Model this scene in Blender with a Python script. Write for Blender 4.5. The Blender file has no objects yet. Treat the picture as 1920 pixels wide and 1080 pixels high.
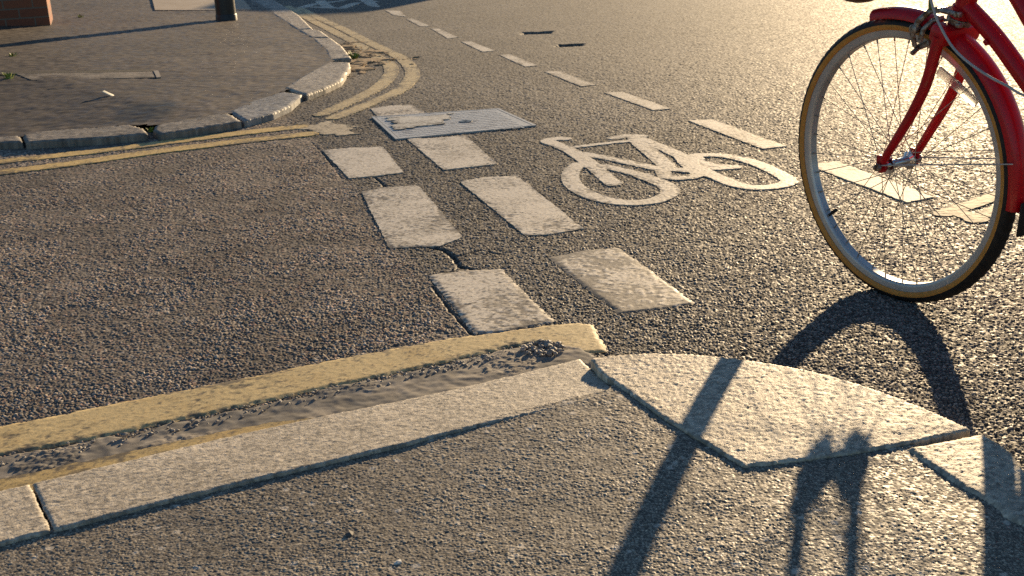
import bpy, bmesh, math, random
import numpy as np
from mathutils import Vector, Matrix
random.seed(7)
C = bpy.context.scene
COL = C.collection
# ------------------------------------------------------------------ camera
F, H, PITCH, ROLL = 2173.28, 0.9425, 0.31969, -0.04222
_fw = np.array([0, math.cos(PITCH), -math.sin(PITCH)])
_u0 = np.array([0, math.sin(PITCH), math.cos(PITCH)])
_r0 = np.array([1.0, 0, 0])
_rt = _r0*math.cos(ROLL) + _u0*math.sin(ROLL)
_up = -_r0*math.sin(ROLL) + _u0*math.cos(ROLL)
EYE = np.array([0, 0, H])
cd = bpy.data.cameras.new('camera'); cam = bpy.data.objects.new('camera', cd); COL.objects.link(cam)
cam.matrix_world = Matrix(((_rt[0], _up[0], -_fw[0], 0), (_rt[1], _up[1], -_fw[1], 0), (_rt[2], _up[2], -_fw[2], H), (0, 0, 0, 1)))
cd.sensor_width = 36; cd.lens = 36*F/1920; cd.clip_start = .05; cd.clip_end = 2000
cd.dof.use_dof = True; cd.dof.focus_distance = 2.6; cd.dof.aperture_fstop = 16.0
C.camera = cam

def G(x, y, z=0.0):
    """survey point of the photograph -> ground point at height z (number or function of x, y)"""
    d = _fw*F + _rt*(x-960) - _up*(y-540)
    zz = z(0, 3) if callable(z) else z
    for _ in range(12 if callable(z) else 1):
        t = (zz-H)/d[2]; p = EYE + d*t
        if callable(z): zz = .5*zz + .5*z(p[0], p[1])
    return (float(p[0]), float(p[1]), float(zz))
def GG(pts, z=0.0): return np.array([G(a, b, z)[:2] for a, b in pts])

# ------------------------------------------------------------------ numpy noise
def hsh(ix, iy, s):
    h = (ix.astype(np.int64)*374761393 + iy.astype(np.int64)*668265263 + s*1442695041) & 0xffffffff
    h = ((h ^ (h >> 13))*1274126177) & 0xffffffff
    h = ((h ^ (h >> 16))*2246822519) & 0xffffffff
    return ((h ^ (h >> 15)) & 0xffffff)/16777216.0
def vnoise(x, y, s=0):
    ix = np.floor(x); iy = np.floor(y); fx = x-ix; fy = y-iy
    fx = fx*fx*(3-2*fx); fy = fy*fy*(3-2*fy)
    a = hsh(ix, iy, s); b = hsh(ix+1, iy, s); c = hsh(ix, iy+1, s); d = hsh(ix+1, iy+1, s)
    return (a*(1-fx)+b*fx)*(1-fy) + (c*(1-fx)+d*fx)*fy
def fbm(x, y, s=0, o=4):
    v = 0; a = .5; t = 0
    for k in range(o):
        v = v + a*vnoise(x*2**k, y*2**k, s+k*17); t += a; a *= .5
    return v/t
def sstep(a, b, x):
    t = np.clip((x-a)/(b-a), 0, 1); return t*t*(3-2*t)
def worley(x, y, s, seed):
    """chip field: returns edge distance 0..1, random id, offset from the chip centre"""
    x = x/s; y = y/s
    ix = np.floor(x); iy = np.floor(y)
    f1 = np.full(x.shape, 9.0); f2 = f1.copy(); idv = np.zeros_like(f1); ox = np.zeros_like(f1); oy = np.zeros_like(f1)
    for j in (-1, 0, 1):
        for i in (-1, 0, 1):
            cx = ix+i; cy = iy+j
            dx = x-(cx+hsh(cx, cy, seed)); dy = y-(cy+hsh(cx, cy, seed+1))
            d = dx*dx+dy*dy
            near = d < f1
            f2 = np.where(near, f1, np.minimum(f2, d))
            idv = np.where(near, hsh(cx, cy, seed+2), idv)
            ox = np.where(near, dx, ox); oy = np.where(near, dy, oy)
            f1 = np.where(near, d, f1)
    return np.sqrt(f2)-np.sqrt(f1), idv, ox, oy
def chips(x, y, s, seed):
    e, i, ox, oy = worley(x, y, s, seed)
    r2 = np.mod(i*7919.0, 1.0); r3 = np.mod(i*104729.0, 1.0)
    body = sstep(0.02, .38, e)
    h = body*(.25+.75*i) + .9*body*((r2-.5)*ox + (r3-.5)*oy)
    return h, body, r2, r3
def inpoly(px, py, poly):
    ins = np.zeros(px.shape, bool); n = len(poly)
    for k in range(n):
        x1, y1 = poly[k]; x2, y2 = poly[(k+1) % n]
        if y1 == y2: continue
        c = ((y1 > py) != (y2 > py)) & (px < (x2-x1)*(py-y1)/(y2-y1)+x1)
        ins ^= c
    return ins
def dpoly(px, py, line, closed=False):
    d = np.full(px.shape, 1e9)
    n = len(line)
    for k in range(n if closed else n-1):
        x1, y1 = line[k]; x2, y2 = line[(k+1) % n]
        vx, vy = x2-x1, y2-y1; L = vx*vx+vy*vy+1e-12
        t = np.clip(((px-x1)*vx+(py-y1)*vy)/L, 0, 1)
        d = np.minimum(d, np.hypot(px-x1-t*vx, py-y1-t*vy))
    return d
def sdist(px, py, poly):
    d = dpoly(px, py, poly, True)
    return np.where(inpoly(px, py, poly), -d, d)
def smooth_line(pts, n=8):
    pts = np.asarray(pts, float); out = []
    P = np.vstack([2*pts[0]-pts[1], pts, 2*pts[-1]-pts[-2]])
    for k in range(1, len(P)-2):
        for t in np.linspace(0, 1, n, endpoint=False):
            a, b, c, d = P[k-1], P[k], P[k+1], P[k+2]
            out.append(.5*((2*b)+(c-a)*t+(2*a-5*b+4*c-d)*t*t+(3*b-a-3*c+d)*t**3))
    out.append(pts[-1]); return np.array(out)

# ------------------------------------------------------------------ object helpers
def tag(o, label=None, cat=None, group=None, kind=None):
    if label: o['label'] = label
    if cat: o['category'] = cat
    if group: o['group'] = group
    if kind: o['kind'] = kind
    return o
def np_mesh(name, V, Q, mat, parent=None, col=None, rough=None, smooth=True, tris=False):
    me = bpy.data.meshes.new(name)
    V = np.ascontiguousarray(V, np.float32); Q = np.ascontiguousarray(Q, np.int32); k = Q.shape[1]
    me.vertices.add(len(V)); me.vertices.foreach_set('co', V.ravel())
    me.loops.add(Q.size); me.loops.foreach_set('vertex_index', Q.ravel())
    me.polygons.add(len(Q)); me.polygons.foreach_set('loop_start', np.arange(0, Q.size, k, dtype=np.int32))
    me.update(calc_edges=True)
    me.polygons.foreach_set('use_smooth', np.full(len(Q), smooth))
    if col is not None:
        at = me.color_attributes.new('chip', 'FLOAT_COLOR', 'POINT')
        c4 = np.ones((len(V), 4), np.float32); c4[:, :3] = col
        if rough is not None: c4[:, 3] = rough
        at.data.foreach_set('color', c4.ravel())
    me.materials.append(mat)
    o = bpy.data.objects.new(name, me); COL.objects.link(o)
    if parent: o.parent = parent
    return o
def bm_obj(name, bm, mat, parent=None, smooth=True, sharp=None):
    me = bpy.data.meshes.new(name); bmesh.ops.recalc_face_normals(bm, faces=bm.faces[:]); bm.to_mesh(me); bm.free()
    for p in me.polygons: p.use_smooth = smooth
    for m in (mat if isinstance(mat, (list, tuple)) else [mat]): me.materials.append(m)
    if smooth: 
        try: me.set_sharp_from_angle(angle=sharp or math.radians(40))
        except Exception: pass
    o = bpy.data.objects.new(name, me); COL.objects.link(o)
    if parent: o.parent = parent
    return o
def empty(name, loc, rz=0):
    o = bpy.data.objects.new(name, None); COL.objects.link(o); o.location = loc; o.rotation_euler = (0, 0, rz)
    o.empty_display_size = .1; return o
def add_box(bm, c, s, rot=None, bev=0):
    r = bmesh.ops.create_cube(bm, size=1); vs = r['verts']
    M = Matrix.Translation(c) @ (rot if rot else Matrix()) @ Matrix.Diagonal((s[0], s[1], s[2], 1))
    bmesh.ops.transform(bm, matrix=M, verts=vs)
    if bev:
        es = list({e for v in vs for e in v.link_edges})
        bmesh.ops.bevel(bm, geom=es, offset=bev, segments=2, profile=.5, affect='EDGES')
def add_tube(bm, path, rad, seg=10, cap=True, up=Vector((0, 1, 0)), flat=1.0):
    path = [Vector(p) for p in path]; n = len(path)
    if not hasattr(rad, '__len__'): rad = [rad]*n
    rings = []
    for k in range(n):
        t = (path[min(k+1, n-1)]-path[max(k-1, 0)]).normalized()
        a = t.cross(up)
        if a.length < 1e-4: a = t.cross(Vector((1, 0, 0)))
        a.normalize(); b = a.cross(t).normalized()
        rings.append([bm.verts.new(path[k]+a*rad[k]*math.cos(2*math.pi*j/seg)+b*rad[k]*flat*math.sin(2*math.pi*j/seg)) for j in range(seg)])
    for k in range(n-1):
        for j in range(seg):
            bm.faces.new((rings[k][j], rings[k][(j+1) % seg], rings[k+1][(j+1) % seg], rings[k+1][j]))
    if cap: bm.faces.new(rings[0][::-1]); bm.faces.new(rings[-1])
def add_revolve(bm, prof, n=72, c=(0, 0, 0), closed=True, a0=0, a1=2*math.pi, wob=None, axis='y', mi=None):
    """profile (radius, offset along the axis) turned round the y (or z) axis"""
    full = abs(a1-a0-2*math.pi) < 1e-6
    rings = []
    for k in range(n if full else n+1):
        t = a0+(a1-a0)*k/n; ring = []
        for q, (r, o) in enumerate(prof):
            rr = r + (wob(k, q) if wob else 0)
            v = (rr*math.cos(t), o, rr*math.sin(t)) if axis == 'y' else (rr*math.cos(t), rr*math.sin(t), o)
            ring.append(bm.verts.new((v[0]+c[0], v[1]+c[1], v[2]+c[2])))
        rings.append(ring)
    m = len(prof)
    for k in range(n):
        r1 = rings[k]; r2 = rings[(k+1) % len(rings)]
        for q in range(m if closed else m-1):
            f = bm.faces.new((r1[q], r1[(q+1) % m], r2[(q+1) % m], r2[q]))
            if mi: f.material_index = mi[q]
    if not full and closed: bm.faces.new(rings[0]); bm.faces.new(rings[-1][::-1])
def add_prism(bm, poly, z0, z1):
    a = [bm.verts.new((p[0], p[1], z0)) for p in poly]; b = [bm.verts.new((p[0], p[1], z1)) for p in poly]; n = len(poly)
    bm.faces.new(a[::-1]); bm.faces.new(b)
    for k in range(n): bm.faces.new((a[k], a[(k+1) % n], b[(k+1) % n], b[k]))
def grid_cells(mask, X, Y, Ztop, zbot, skirt=True, dd=None, cell=.005):
    """cells of a raster that are True become a slab: a top sheet and a skirt down to zbot"""
    ny, nx = mask.shape
    vid = np.arange((ny+1)*(nx+1)).reshape(ny+1, nx+1)
    if dd is not None:      # pull the border onto the outline
        pm = np.pad(mask, 1).astype(int); cnt = pm[:-1, :-1]+pm[1:, :-1]+pm[:-1, 1:]+pm[1:, 1:]
        bd = (cnt > 0) & (cnt < 4)
        gy_, gx_ = np.gradient(dd, cell); gl_ = np.maximum(gx_**2+gy_**2, .4)
        mvx = np.clip(-dd*gx_/gl_, -cell*.9, cell*.9); mvy = np.clip(-dd*gy_/gl_, -cell*.9, cell*.9)
        X = X+np.where(bd, mvx, 0); Y = Y+np.where(bd, mvy, 0)
    J, I = np.nonzero(mask)
    top = np.stack([vid[J, I], vid[J, I+1], vid[J+1, I+1], vid[J+1, I]], 1)
    N = vid.size; qs = [top]
    if skirt:
        pad = np.pad(mask, 1)
        for dj, di, a, b in ((-1, 0, (0, 0), (0, 1)), (0, 1, (0, 1), (1, 1)), (1, 0, (1, 1), (1, 0)), (0, -1, (1, 0), (0, 0))):
            m = mask & ~pad[1+dj:1+dj+ny, 1+di:1+di+nx]
            j, i = np.nonzero(m)
            A = vid[j+a[0], i+a[1]]; B = vid[j+b[0], i+b[1]]
            qs.append(np.stack([B+2*N, A+2*N, A+N, B+N], 1))
    Q = np.vstack(qs)
    zb = zbot if hasattr(zbot, 'shape') else np.full(N, zbot)
    tp = np.stack([X.ravel(), Y.ravel(), Ztop.ravel()], 1)
    V = np.vstack([tp, np.stack([X.ravel(), Y.ravel(), zb.ravel()], 1), tp])
    used = np.unique(Q); re = np.full(3*N, -1); re[used] = np.arange(len(used))
    return V[used], re[Q], used % N

# ------------------------------------------------------------------ materials
def nmat(name):
    m = bpy.data.materials.new(name); m.use_nodes = True; nt = m.node_tree
    return m, nt, nt.nodes['Principled BSDF']
def N(nt, t, **kw):
    n = nt.nodes.new(t)
    for k, v in kw.items():
        if k in n.inputs.keys(): n.inputs[k].default_value = v
        else: setattr(n, k, v)
    return n
def noise_mat(name, c1, c2, scale=40, rough=.7, bump=.3, bscale=None, dist=.002, spec=.5, metal=0, detail=6, extra=None):
    m, nt, b = nmat(name); L = nt.links
    tc = N(nt, 'ShaderNodeTexCoord'); no = N(nt, 'ShaderNodeTexNoise', Scale=scale, Detail=detail)
    L.new(tc.outputs['Object'], no.inputs['Vector'])
    rp = N(nt, 'ShaderNodeValToRGB'); rp.color_ramp.elements[0].position = .32; rp.color_ramp.elements[1].position = .68
    rp.color_ramp.elements[0].color = (*c1, 1); rp.color_ramp.elements[1].color = (*c2, 1)
    L.new(no.outputs['Fac'], rp.inputs['Fac']); src = rp.outputs['Color']
    if extra:   # (colour, scale, lo, hi): stains with a shape of their own
        n3 = N(nt, 'ShaderNodeTexNoise', Scale=extra[1], Detail=5); L.new(tc.outputs['Object'], n3.inputs['Vector'])
        mr = N(nt, 'ShaderNodeMapRange'); mr.inputs[1].default_value = extra[2]; mr.inputs[2].default_value = extra[3]
        L.new(n3.outputs['Fac'], mr.inputs[0])
        mx = N(nt, 'ShaderNodeMix', data_type='RGBA'); L.new(mr.outputs[0], mx.inputs[0]); L.new(src, mx.inputs[6]); mx.inputs[7].default_value = (*extra[0], 1)
        src = mx.outputs[2]
    L.new(src, b.inputs['Base Color'])
    b.inputs['Roughness'].default_value = rough; b.inputs['Metallic'].default_value = metal
    b.inputs['Specular IOR Level'].default_value = spec
    if bump:
        n2 = N(nt, 'ShaderNodeTexNoise', Scale=bscale or scale*4, Detail=6); L.new(tc.outputs['Object'], n2.inputs['Vector'])
        bu = N(nt, 'ShaderNodeBump', Strength=bump, Distance=dist); L.new(n2.outputs['Fac'], bu.inputs['Height']); L.new(bu.outputs[0], b.inputs['Normal'])
    return m
def attr_mat(name, spec=.5, bump=.25, bscale=700):
    m, nt, b = nmat(name); L = nt.links
    at = N(nt, 'ShaderNodeAttribute', attribute_name='chip')
    tc = N(nt, 'ShaderNodeTexCoord'); no = N(nt, 'ShaderNodeTexNoise', Scale=bscale, Detail=3)
    L.new(tc.outputs['Object'], no.inputs['Vector'])
    mr = N(nt, 'ShaderNodeMapRange'); mr.inputs[3].default_value = .65; mr.inputs[4].default_value = 1.35
    L.new(no.outputs['Fac'], mr.inputs[0])
    vm = N(nt, 'ShaderNodeVectorMath', operation='SCALE'); L.new(at.outputs['Color'], vm.inputs[0]); L.new(mr.outputs[0], vm.inputs['Scale'])
    L.new(vm.outputs[0], b.inputs['Base Color']); L.new(at.outputs['Alpha'], b.inputs['Roughness'])
    b.inputs['Specular IOR Level'].default_value = spec
    bu = N(nt, 'ShaderNodeBump', Strength=bump, Distance=.0012); L.new(no.outputs['Fac'], bu.inputs['Height']); L.new(bu.outputs[0], b.inputs['Normal'])
    return m
M = {}
M['road'] = attr_mat('asphalt', .17)
M['foot'] = attr_mat('footway_asphalt', .3)
M['mud'] = attr_mat('gutter_silt', .2)
M['stone'] = attr_mat('granite', .3, .8, 330)
M['paint'] = attr_mat('road_paint', .17, .3, 300)
M['red'] = noise_mat('red_paint', (.46, .003, .009), (.53, .005, .013), 20, .34, .05, 400, .0004, .35, extra=((.33, .02, .018), 55, .56, .72))
M['red'].node_tree.nodes['Principled BSDF'].inputs['Coat Weight'].default_value = .12
M['rubber'] = noise_mat('black_rubber', (.008, .008, .009), (.02, .019, .018), 90, .6, .5, 500, .0006, .35)
M['gum'] = noise_mat('tan_sidewall', (.50, .22, .04), (.60, .28, .06), 60, .6, .25, 500, .0004, .35)
M['alloy'] = noise_mat('alloy', (.46, .46, .46), (.55, .55, .54), 30, .38, .1, 300, .0002, .5, .6)
M['chrome'] = noise_mat('chrome', (.62, .62, .62), (.72, .72, .71), 30, .18, .05, 200, .0002, .5, 1)
M['steel'] = noise_mat('spoke_steel', (.34, .31, .27), (.44, .4, .36), 50, .45, 0, None, .001, .5, .9)
M['brake'] = noise_mat('dull_alloy', (.22, .19, .16), (.4, .36, .31), 60, .42, .2, 300, .0004, .5, .7, extra=((.16, .08, .04), 90, .5, .62))
M['cable'] = noise_mat('grey_cable', (.42, .4, .37), (.52, .5, .46), 40, .45, 0)
M['green'] = noise_mat('green_cable', (.08, .13, .02), (.12, .17, .03), 40, .5, 0)
M['black'] = noise_mat('black_paint', (.012, .012, .012), (.022, .021, .02), 20, .38, .15, 150, .0006)
M['brown'] = noise_mat('brown_leather', (.10, .045, .02), (.16, .08, .04), 40, .5, .3, 250, .0008)
M['white_plastic'] = noise_mat('white_reflector', (.7, .7, .68), (.8, .8, .78), 60, .25, .1, 300, .0004)
M['iron'] = noise_mat('worn_iron_cover', (.40, .40, .385), (.49, .485, .465), 25, .5, .3, 160, .001, .5, .15, extra=((.24, .23, .22), 14, .54, .7))
M['leaf'] = noise_mat('weed_leaf', (.14, .19, .02), (.24, .28, .035), 60, .6, .2)
M['dry'] = noise_mat('dry_leaf', (.36, .25, .14), (.50, .36, .20), 30, .8, .2)
M['dirt'] = noise_mat('slot_black', (.02, .018, .016), (.04, .036, .03), 60, .9, .6, 200, .003)

# ------------------------------------------------------------------ survey of the corner
ZQ, ZL, ZLB = .111, .084, .1060                        # kerb tops: quadrant, dropped kerb front and back edge
def zfoot(x, y):                                      # near footway
    xx = np.atleast_1d(np.asarray(x, float)); yy = np.atleast_1d(np.asarray(y, float))
    z = .0985 + .0060*(1-sstep(.0, .45, np.minimum(sdist(xx, yy, qpoly0), dpoly(xx, yy, right_in))))
    return z if np.ndim(x) else float(z[0])
quad_arc = smooth_line(GG([(1108, 671), (1180, 663), (1260, 662), (1340, 667), (1440, 680), (1540, 699), (1640, 729), (1740, 767), (1819, 803)], ZQ), 4)
quad_back = GG([(1819, 803), (1720, 826), (1600, 848), (1480, 863), (1395, 872), (1300, 815), (1235, 775), (1165, 724), (1125, 697)], ZQ)
qpoly0 = np.vstack([quad_arc, quad_back[1:]])
right_out = smooth_line(np.vstack([GG([(1843, 810), (1895, 843), (1960, 890)], ZQ), [(1.02, 1.55), (1.06, 1.3), (1.06, .9)]]), 4)
right_in = smooth_line(np.vstack([GG([(1700, 838), (1740, 868), (1800, 908), (1860, 942), (1930, 985)], ZQ), [(.86, 1.32), (.88, 1.1), (.88, .9)]]), 4)
lk_front = smooth_line(GG([(60, 905), (300, 848), (480, 806), (640, 772), (800, 740), (950, 706), (1088, 671)], ZL), 4)
lk_back = smooth_line(GG([(1158, 737), (1030, 766), (900, 795), (750, 832), (600, 868), (450, 903), (300, 940), (100, 991)], ZLB), 4)
ls_front = np.vstack([lk_front[0]+(lk_front[0]-lk_front[4])/np.linalg.norm(lk_front[0]-lk_front[4])*.006, ])
ldir = (lk_front[0]-lk_front[6])/np.linalg.norm(lk_front[0]-lk_front[6]); bdir = (lk_back[-1]-lk_back[-7])/np.linalg.norm(lk_back[-1]-lk_back[-7])
left_stone = np.array([lk_front[0]+ldir*.004, lk_front[0]+ldir*.9, lk_back[-1]+bdir*.9, lk_back[-1]+bdir*.004])
foot_poly = np.vstack([[lk_back[-1]+bdir*1.2], lk_back[::-1], quad_back[::-1][1:5], quad_back[::-1][5:7], right_in, [(.9, -.5), (-3.0, -.5)]])
# grow the footway a little under the kerbs so no gap opens
# far corner
ZF = .037
fk_back = GG([(-60, 262), (38, 253), (79, 245), (245, 233), (292, 233), (425, 210), (471, 189), (531, 166), (613, 116), (606, 95), (583, 72), (560, 57), (520, 32), (470, 0), (430, -26)], ZF)
fk_front = GG([(-60, 268), (45, 262), (189, 256), (277, 249), (300, 249), (453, 226), (512, 211), (567, 178), (640, 150), (657, 124), (659, 108), (640, 85), (603, 56), (560, 28), (520, 2), (480, -26)], ZF)
def zfar(x, y):
    xs = np.atleast_1d(np.asarray(x, float)); ys = np.atleast_1d(np.asarray(y, float))
    d = dpoly(xs, ys, fk_back); ins = inpoly(xs, ys, far_poly)
    z = ZF-.004+.058*np.where(ins, np.maximum(d-.05, 0), 0)
    return z if np.ndim(x) else float(z[0])
far_poly = np.vstack([fk_back+np.array([.0, .0]), [(-3.3, 15.5), (-9, 30), (-40, 30), (-40, -2), (-9, 1.2), (-4.2, 4.2)]])
GA, GX, GY, GS = -1.28375, -.39126, 4.79615, -.3646
gt = np.array([math.cos(GA), math.sin(GA)]); gn = np.array([-math.sin(GA), math.cos(GA)])

cracks = [(GG([(698, 330), (712, 342), (722, 352), (735, 350)]), .007), (GG([(585, 268), (607, 290), (640, 335)]), .003), (GG([(862, 502), (840, 515), (800, 520)]), .006), (GG([(812, 540), (840, 580), (885, 630)]), .007), (GG([(850, 484), (900, 470), (935, 478)]), .005)]
crack_line = GG([(808, 466), (832, 470), (850, 484), (862, 502), (905, 512)])
# ------------------------------------------------------------------ road surface (one sheet)
def q_(t): return t*t*(.6+.9*t)+.25*t+.12
def road_h(x, y):
    r = np.hypot(x, y)
    w = (x-GX)*gn[0]+(y-GY)*gn[1]
    wob = .05*(fbm(x*3, y*3, 5)-.5)
    side = 1-sstep(-.40, -.33, w+wob)                       # 1 on the older side road
    side = side*(1-sstep(5.6, 6.6, y+.6*(fbm(x*1.5, y*1.5, 9)-.5)))
    h, body, r2, r3 = chips(x+.003*np.sin(y*41), y+.003*np.sin(x*37), .0082, 3)
    h2, body2, q2, q3 = chips(x, y, .015, 21)
    blot = fbm(x*5, y*5, 31, 4); blot2 = fbm(x*1.3, y*1.3, 41, 3); big = sstep(.42, .62, fbm(x*9, y*9, 51, 4))
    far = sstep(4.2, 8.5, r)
    A = .0052*(1-.25*far)
    hh = side*(.80*h*(1-.4*big)+.16*h2) + (1-side)*(.72*h + .12*h2)
    z = A*hh + .004*(fbm(x*1.1, y*1.1, 61, 3)-.5) + .0016*(fbm(x*14, y*14, 71, 3)-.5)
    pa = np.stack([.315+.17*(r2-.5), .27+.145*(r2-.5)+.015*(r3-.5), .222+.115*(r2-.5)+.025*(r3-.5)], -1)
    pa = pa*(.62+.75*q_(q2*.0+np.mod(r2*37.0+r3*11.0, 1.0)))[..., None]
    pink = (r3 > .86)[..., None]; pa = np.where(pink, pa*np.array([1.2, .95, .88]), pa)
    bi = np.array([.088, .078, .067])
    bs = (body*(1-.35*big))[..., None]
    ca = bi*(1-bs)+pa*bs
    ca = ca*(.62+.76*blot)[..., None]
    pb = np.stack([.25+.28*(r2-.5), .225+.25*(r2-.5), .188+.21*(r2-.5)], -1)
    cb = np.array([.024, .022, .021])*(1-body[..., None])+pb*body[..., None]
    cb = cb*(.7+.6*blot2)[..., None]
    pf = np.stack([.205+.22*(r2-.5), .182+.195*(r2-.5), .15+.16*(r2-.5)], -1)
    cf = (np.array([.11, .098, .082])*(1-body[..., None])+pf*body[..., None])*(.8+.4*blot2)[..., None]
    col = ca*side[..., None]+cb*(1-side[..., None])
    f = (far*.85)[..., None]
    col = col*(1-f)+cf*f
    rough = np.clip(.54+.36*r3+.08*side+.06*far, .3, 1.0)
    # crack and dark tar joint beside the give way blocks
    dc = dpoly(x, y, crack_line)+.010*(fbm(x*60, y*60, 77, 3)-.5)
    k = 1-sstep(.002, .012, dc)
    z = z-.006*k; col = col*(1-.6*k)[..., None]
    for ln, wd in cracks:
        d2 = dpoly(x, y, ln)+.012*(fbm(x*40, y*40, 79, 3)-.5); k = 1-sstep(0, wd, d2); z = z-.005*k; col = col*(1-.55*k)[..., None]
    return z, col, rough
NT, NR = 1480, 1800
th = np.linspace(math.radians(-36), math.radians(36), NT)
rr = np.exp(np.linspace(math.log(1.55), math.log(15.2), NR))
T, R_ = np.meshgrid(th, rr)
X = R_*np.sin(T); Y = R_*np.cos(T)
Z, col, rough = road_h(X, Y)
edge = np.minimum(np.minimum(np.arange(NT), np.arange(NT)[::-1])[None, :]/30.0, np.minimum(np.arange(NR), np.arange(NR)[::-1])[:, None]/30.0)
fade = sstep(0, 1, edge)
# two potholes beyond the cycle lane
for px, py, w in ((1006, 62, .125), (1070, 85, .11)):
    g = G(px, py); d = np.maximum(np.abs(X-g[0]-.15*(Y-g[1]))/w, np.abs(Y-g[1])/(w*.8)) + .5*(fbm(X*11, Y*11, 91, 3)-.5)
    k = 1-sstep(.55, 1.0, d); Z = Z-.030*k; col = col*(1-.3*k)[..., None]
Z = Z*fade
nr, nc = X.shape
vid = np.arange(nr*nc).reshape(nr, nc)
Q = np.stack([vid[:-1, :-1], vid[:-1, 1:], vid[1:, 1:], vid[1:, :-1]], -1).reshape(-1, 4)[:, ::-1]
V = np.stack([X, Y, Z], -1).reshape(-1, 3); colv = col.reshape(-1, 3); rov = rough.ravel()
# the rest of the sheet, out to the horizon
def coarse(t0, t1, nt, rs, base):
    tt, r2 = np.meshgrid(np.linspace(t0, t1, nt), np.array(rs)); x = r2*np.sin(tt); y = r2*np.cos(tt)
    v = np.stack([x, y, x*0], -1).reshape(-1, 3); i = np.arange(v.shape[0]).reshape(x.shape)+base
    q = np.stack([i[:-1, :-1], i[:-1, 1:], i[1:, 1:], i[1:, :-1]], -1).reshape(-1, 4)[:, ::-1]
    return v, q
parts = [(V, Q)]; base = len(V)
for t0, t1, n_, rs in ((36, 324, 60, [.001, 1.55, 4, 9, 15.2]), (-36, 36, 40, [.001, .8, 1.55]), (-180, 180, 90, [15.2, 22, 40, 90, 250, 700])):
    v, q = coarse(math.radians(t0), math.radians(t1), n_, rs, base); parts.append((v, q)); base += len(v)
nx_ = base-len(V)
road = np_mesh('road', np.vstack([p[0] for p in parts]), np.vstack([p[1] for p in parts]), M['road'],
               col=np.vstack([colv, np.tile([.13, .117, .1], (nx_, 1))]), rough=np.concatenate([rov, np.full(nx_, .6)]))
tag(road, kind='structure')
del X, Y, Z, col, rough, V, Q, parts, T, R_

# ------------------------------------------------------------------ near footway (one sheet)
th = np.linspace(math.radians(-42), math.radians(42), 1350); rr = np.exp(np.linspace(math.log(.75), math.log(2.75), 1250))
T, R_ = np.meshgrid(th, rr); X = R_*np.sin(T); Y = R_*np.cos(T)
d = sdist(X, Y, foot_poly)
h, body, r2, r3 = chips(X, Y, .0048, 101); h2, b2, q2, q3 = chips(X, Y, .011, 111)
big = fbm(X*4, Y*4, 121, 4); med = fbm(X*16, Y*16, 127, 4)
Zf = zfoot(X.ravel(), Y.ravel()).reshape(X.shape) + .0014*h*(.5+.8*med) + .0004*h2*sstep(.45, .6, med) + .004*(fbm(X*2, Y*2, 131, 3)-.5) + .0012*(fbm(X*26, Y*26, 141, 3)-.5)
pc = np.stack([.36+.38*(r2-.5), .312+.33*(r2-.5), .24+.25*(r2-.5)], -1)
fcol = (np.array([.085, .072, .058])*(1-body[..., None])+pc*body[..., None])*(.72+.5*big)[..., None]*(.8+.4*med)[..., None]
spark = (q2 > .972)[..., None]*b2[..., None]; fcol = fcol*(1-spark)+np.array([.55, .49, .40])*spark
vid = np.arange(X.size).reshape(X.shape)
Q = np.stack([vid[:-1, :-1], vid[:-1, 1:], vid[1:, 1:], vid[1:, :-1]], -1)[:, :, ::-1]
keep = d[:-1, :-1] < .022
Q = Q[keep]; used = np.unique(Q); re = np.full(X.size, -1); re[used] = np.arange(len(used))
np_fp = np.stack([X, Y, Zf], -1).reshape(-1, 3)[used]
pav = np_mesh('footway', np_fp, re[Q], M['foot'], col=fcol.reshape(-1, 3)[used], rough=(.45+.35*r3).ravel()[used])
tag(pav, kind='structure')

# ------------------------------------------------------------------ far footway
gx = np.arange(-9, -.7, .02); gy = np.arange(3.0, 17, .02); X, Y = np.meshgrid(gx, gy)
d = sdist(X, Y, far_poly)
h, body, r2, r3 = chips(X, Y, .022, 201)
bl = fbm(X*1.4, Y*1.4, 211, 4); bl2 = fbm(X*7, Y*7, 221, 4)
Zf = zfar(X.ravel(), Y.ravel()).reshape(X.shape) + .0045*h*(.5+bl2) + .012*(fbm(X*1.2, Y*1.2, 231, 3)-.5)
fc = (np.array([.07, .057, .045])*(1-body[..., None])+np.stack([.135+.10*(r2-.5), .109+.08*(r2-.5), .084+.06*(r2-.5)], -1)*body[..., None])*(.62+.65*bl)[..., None]
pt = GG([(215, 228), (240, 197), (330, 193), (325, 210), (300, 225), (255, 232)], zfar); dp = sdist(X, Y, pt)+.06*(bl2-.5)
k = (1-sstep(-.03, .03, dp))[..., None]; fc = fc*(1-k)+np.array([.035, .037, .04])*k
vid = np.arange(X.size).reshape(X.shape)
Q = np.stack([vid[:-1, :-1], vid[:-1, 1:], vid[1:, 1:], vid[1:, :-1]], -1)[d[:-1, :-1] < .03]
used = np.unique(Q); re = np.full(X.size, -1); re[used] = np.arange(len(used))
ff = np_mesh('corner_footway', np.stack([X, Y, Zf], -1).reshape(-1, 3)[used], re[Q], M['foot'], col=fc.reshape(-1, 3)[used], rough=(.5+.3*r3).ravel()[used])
tag(ff, kind='structure')

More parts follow.
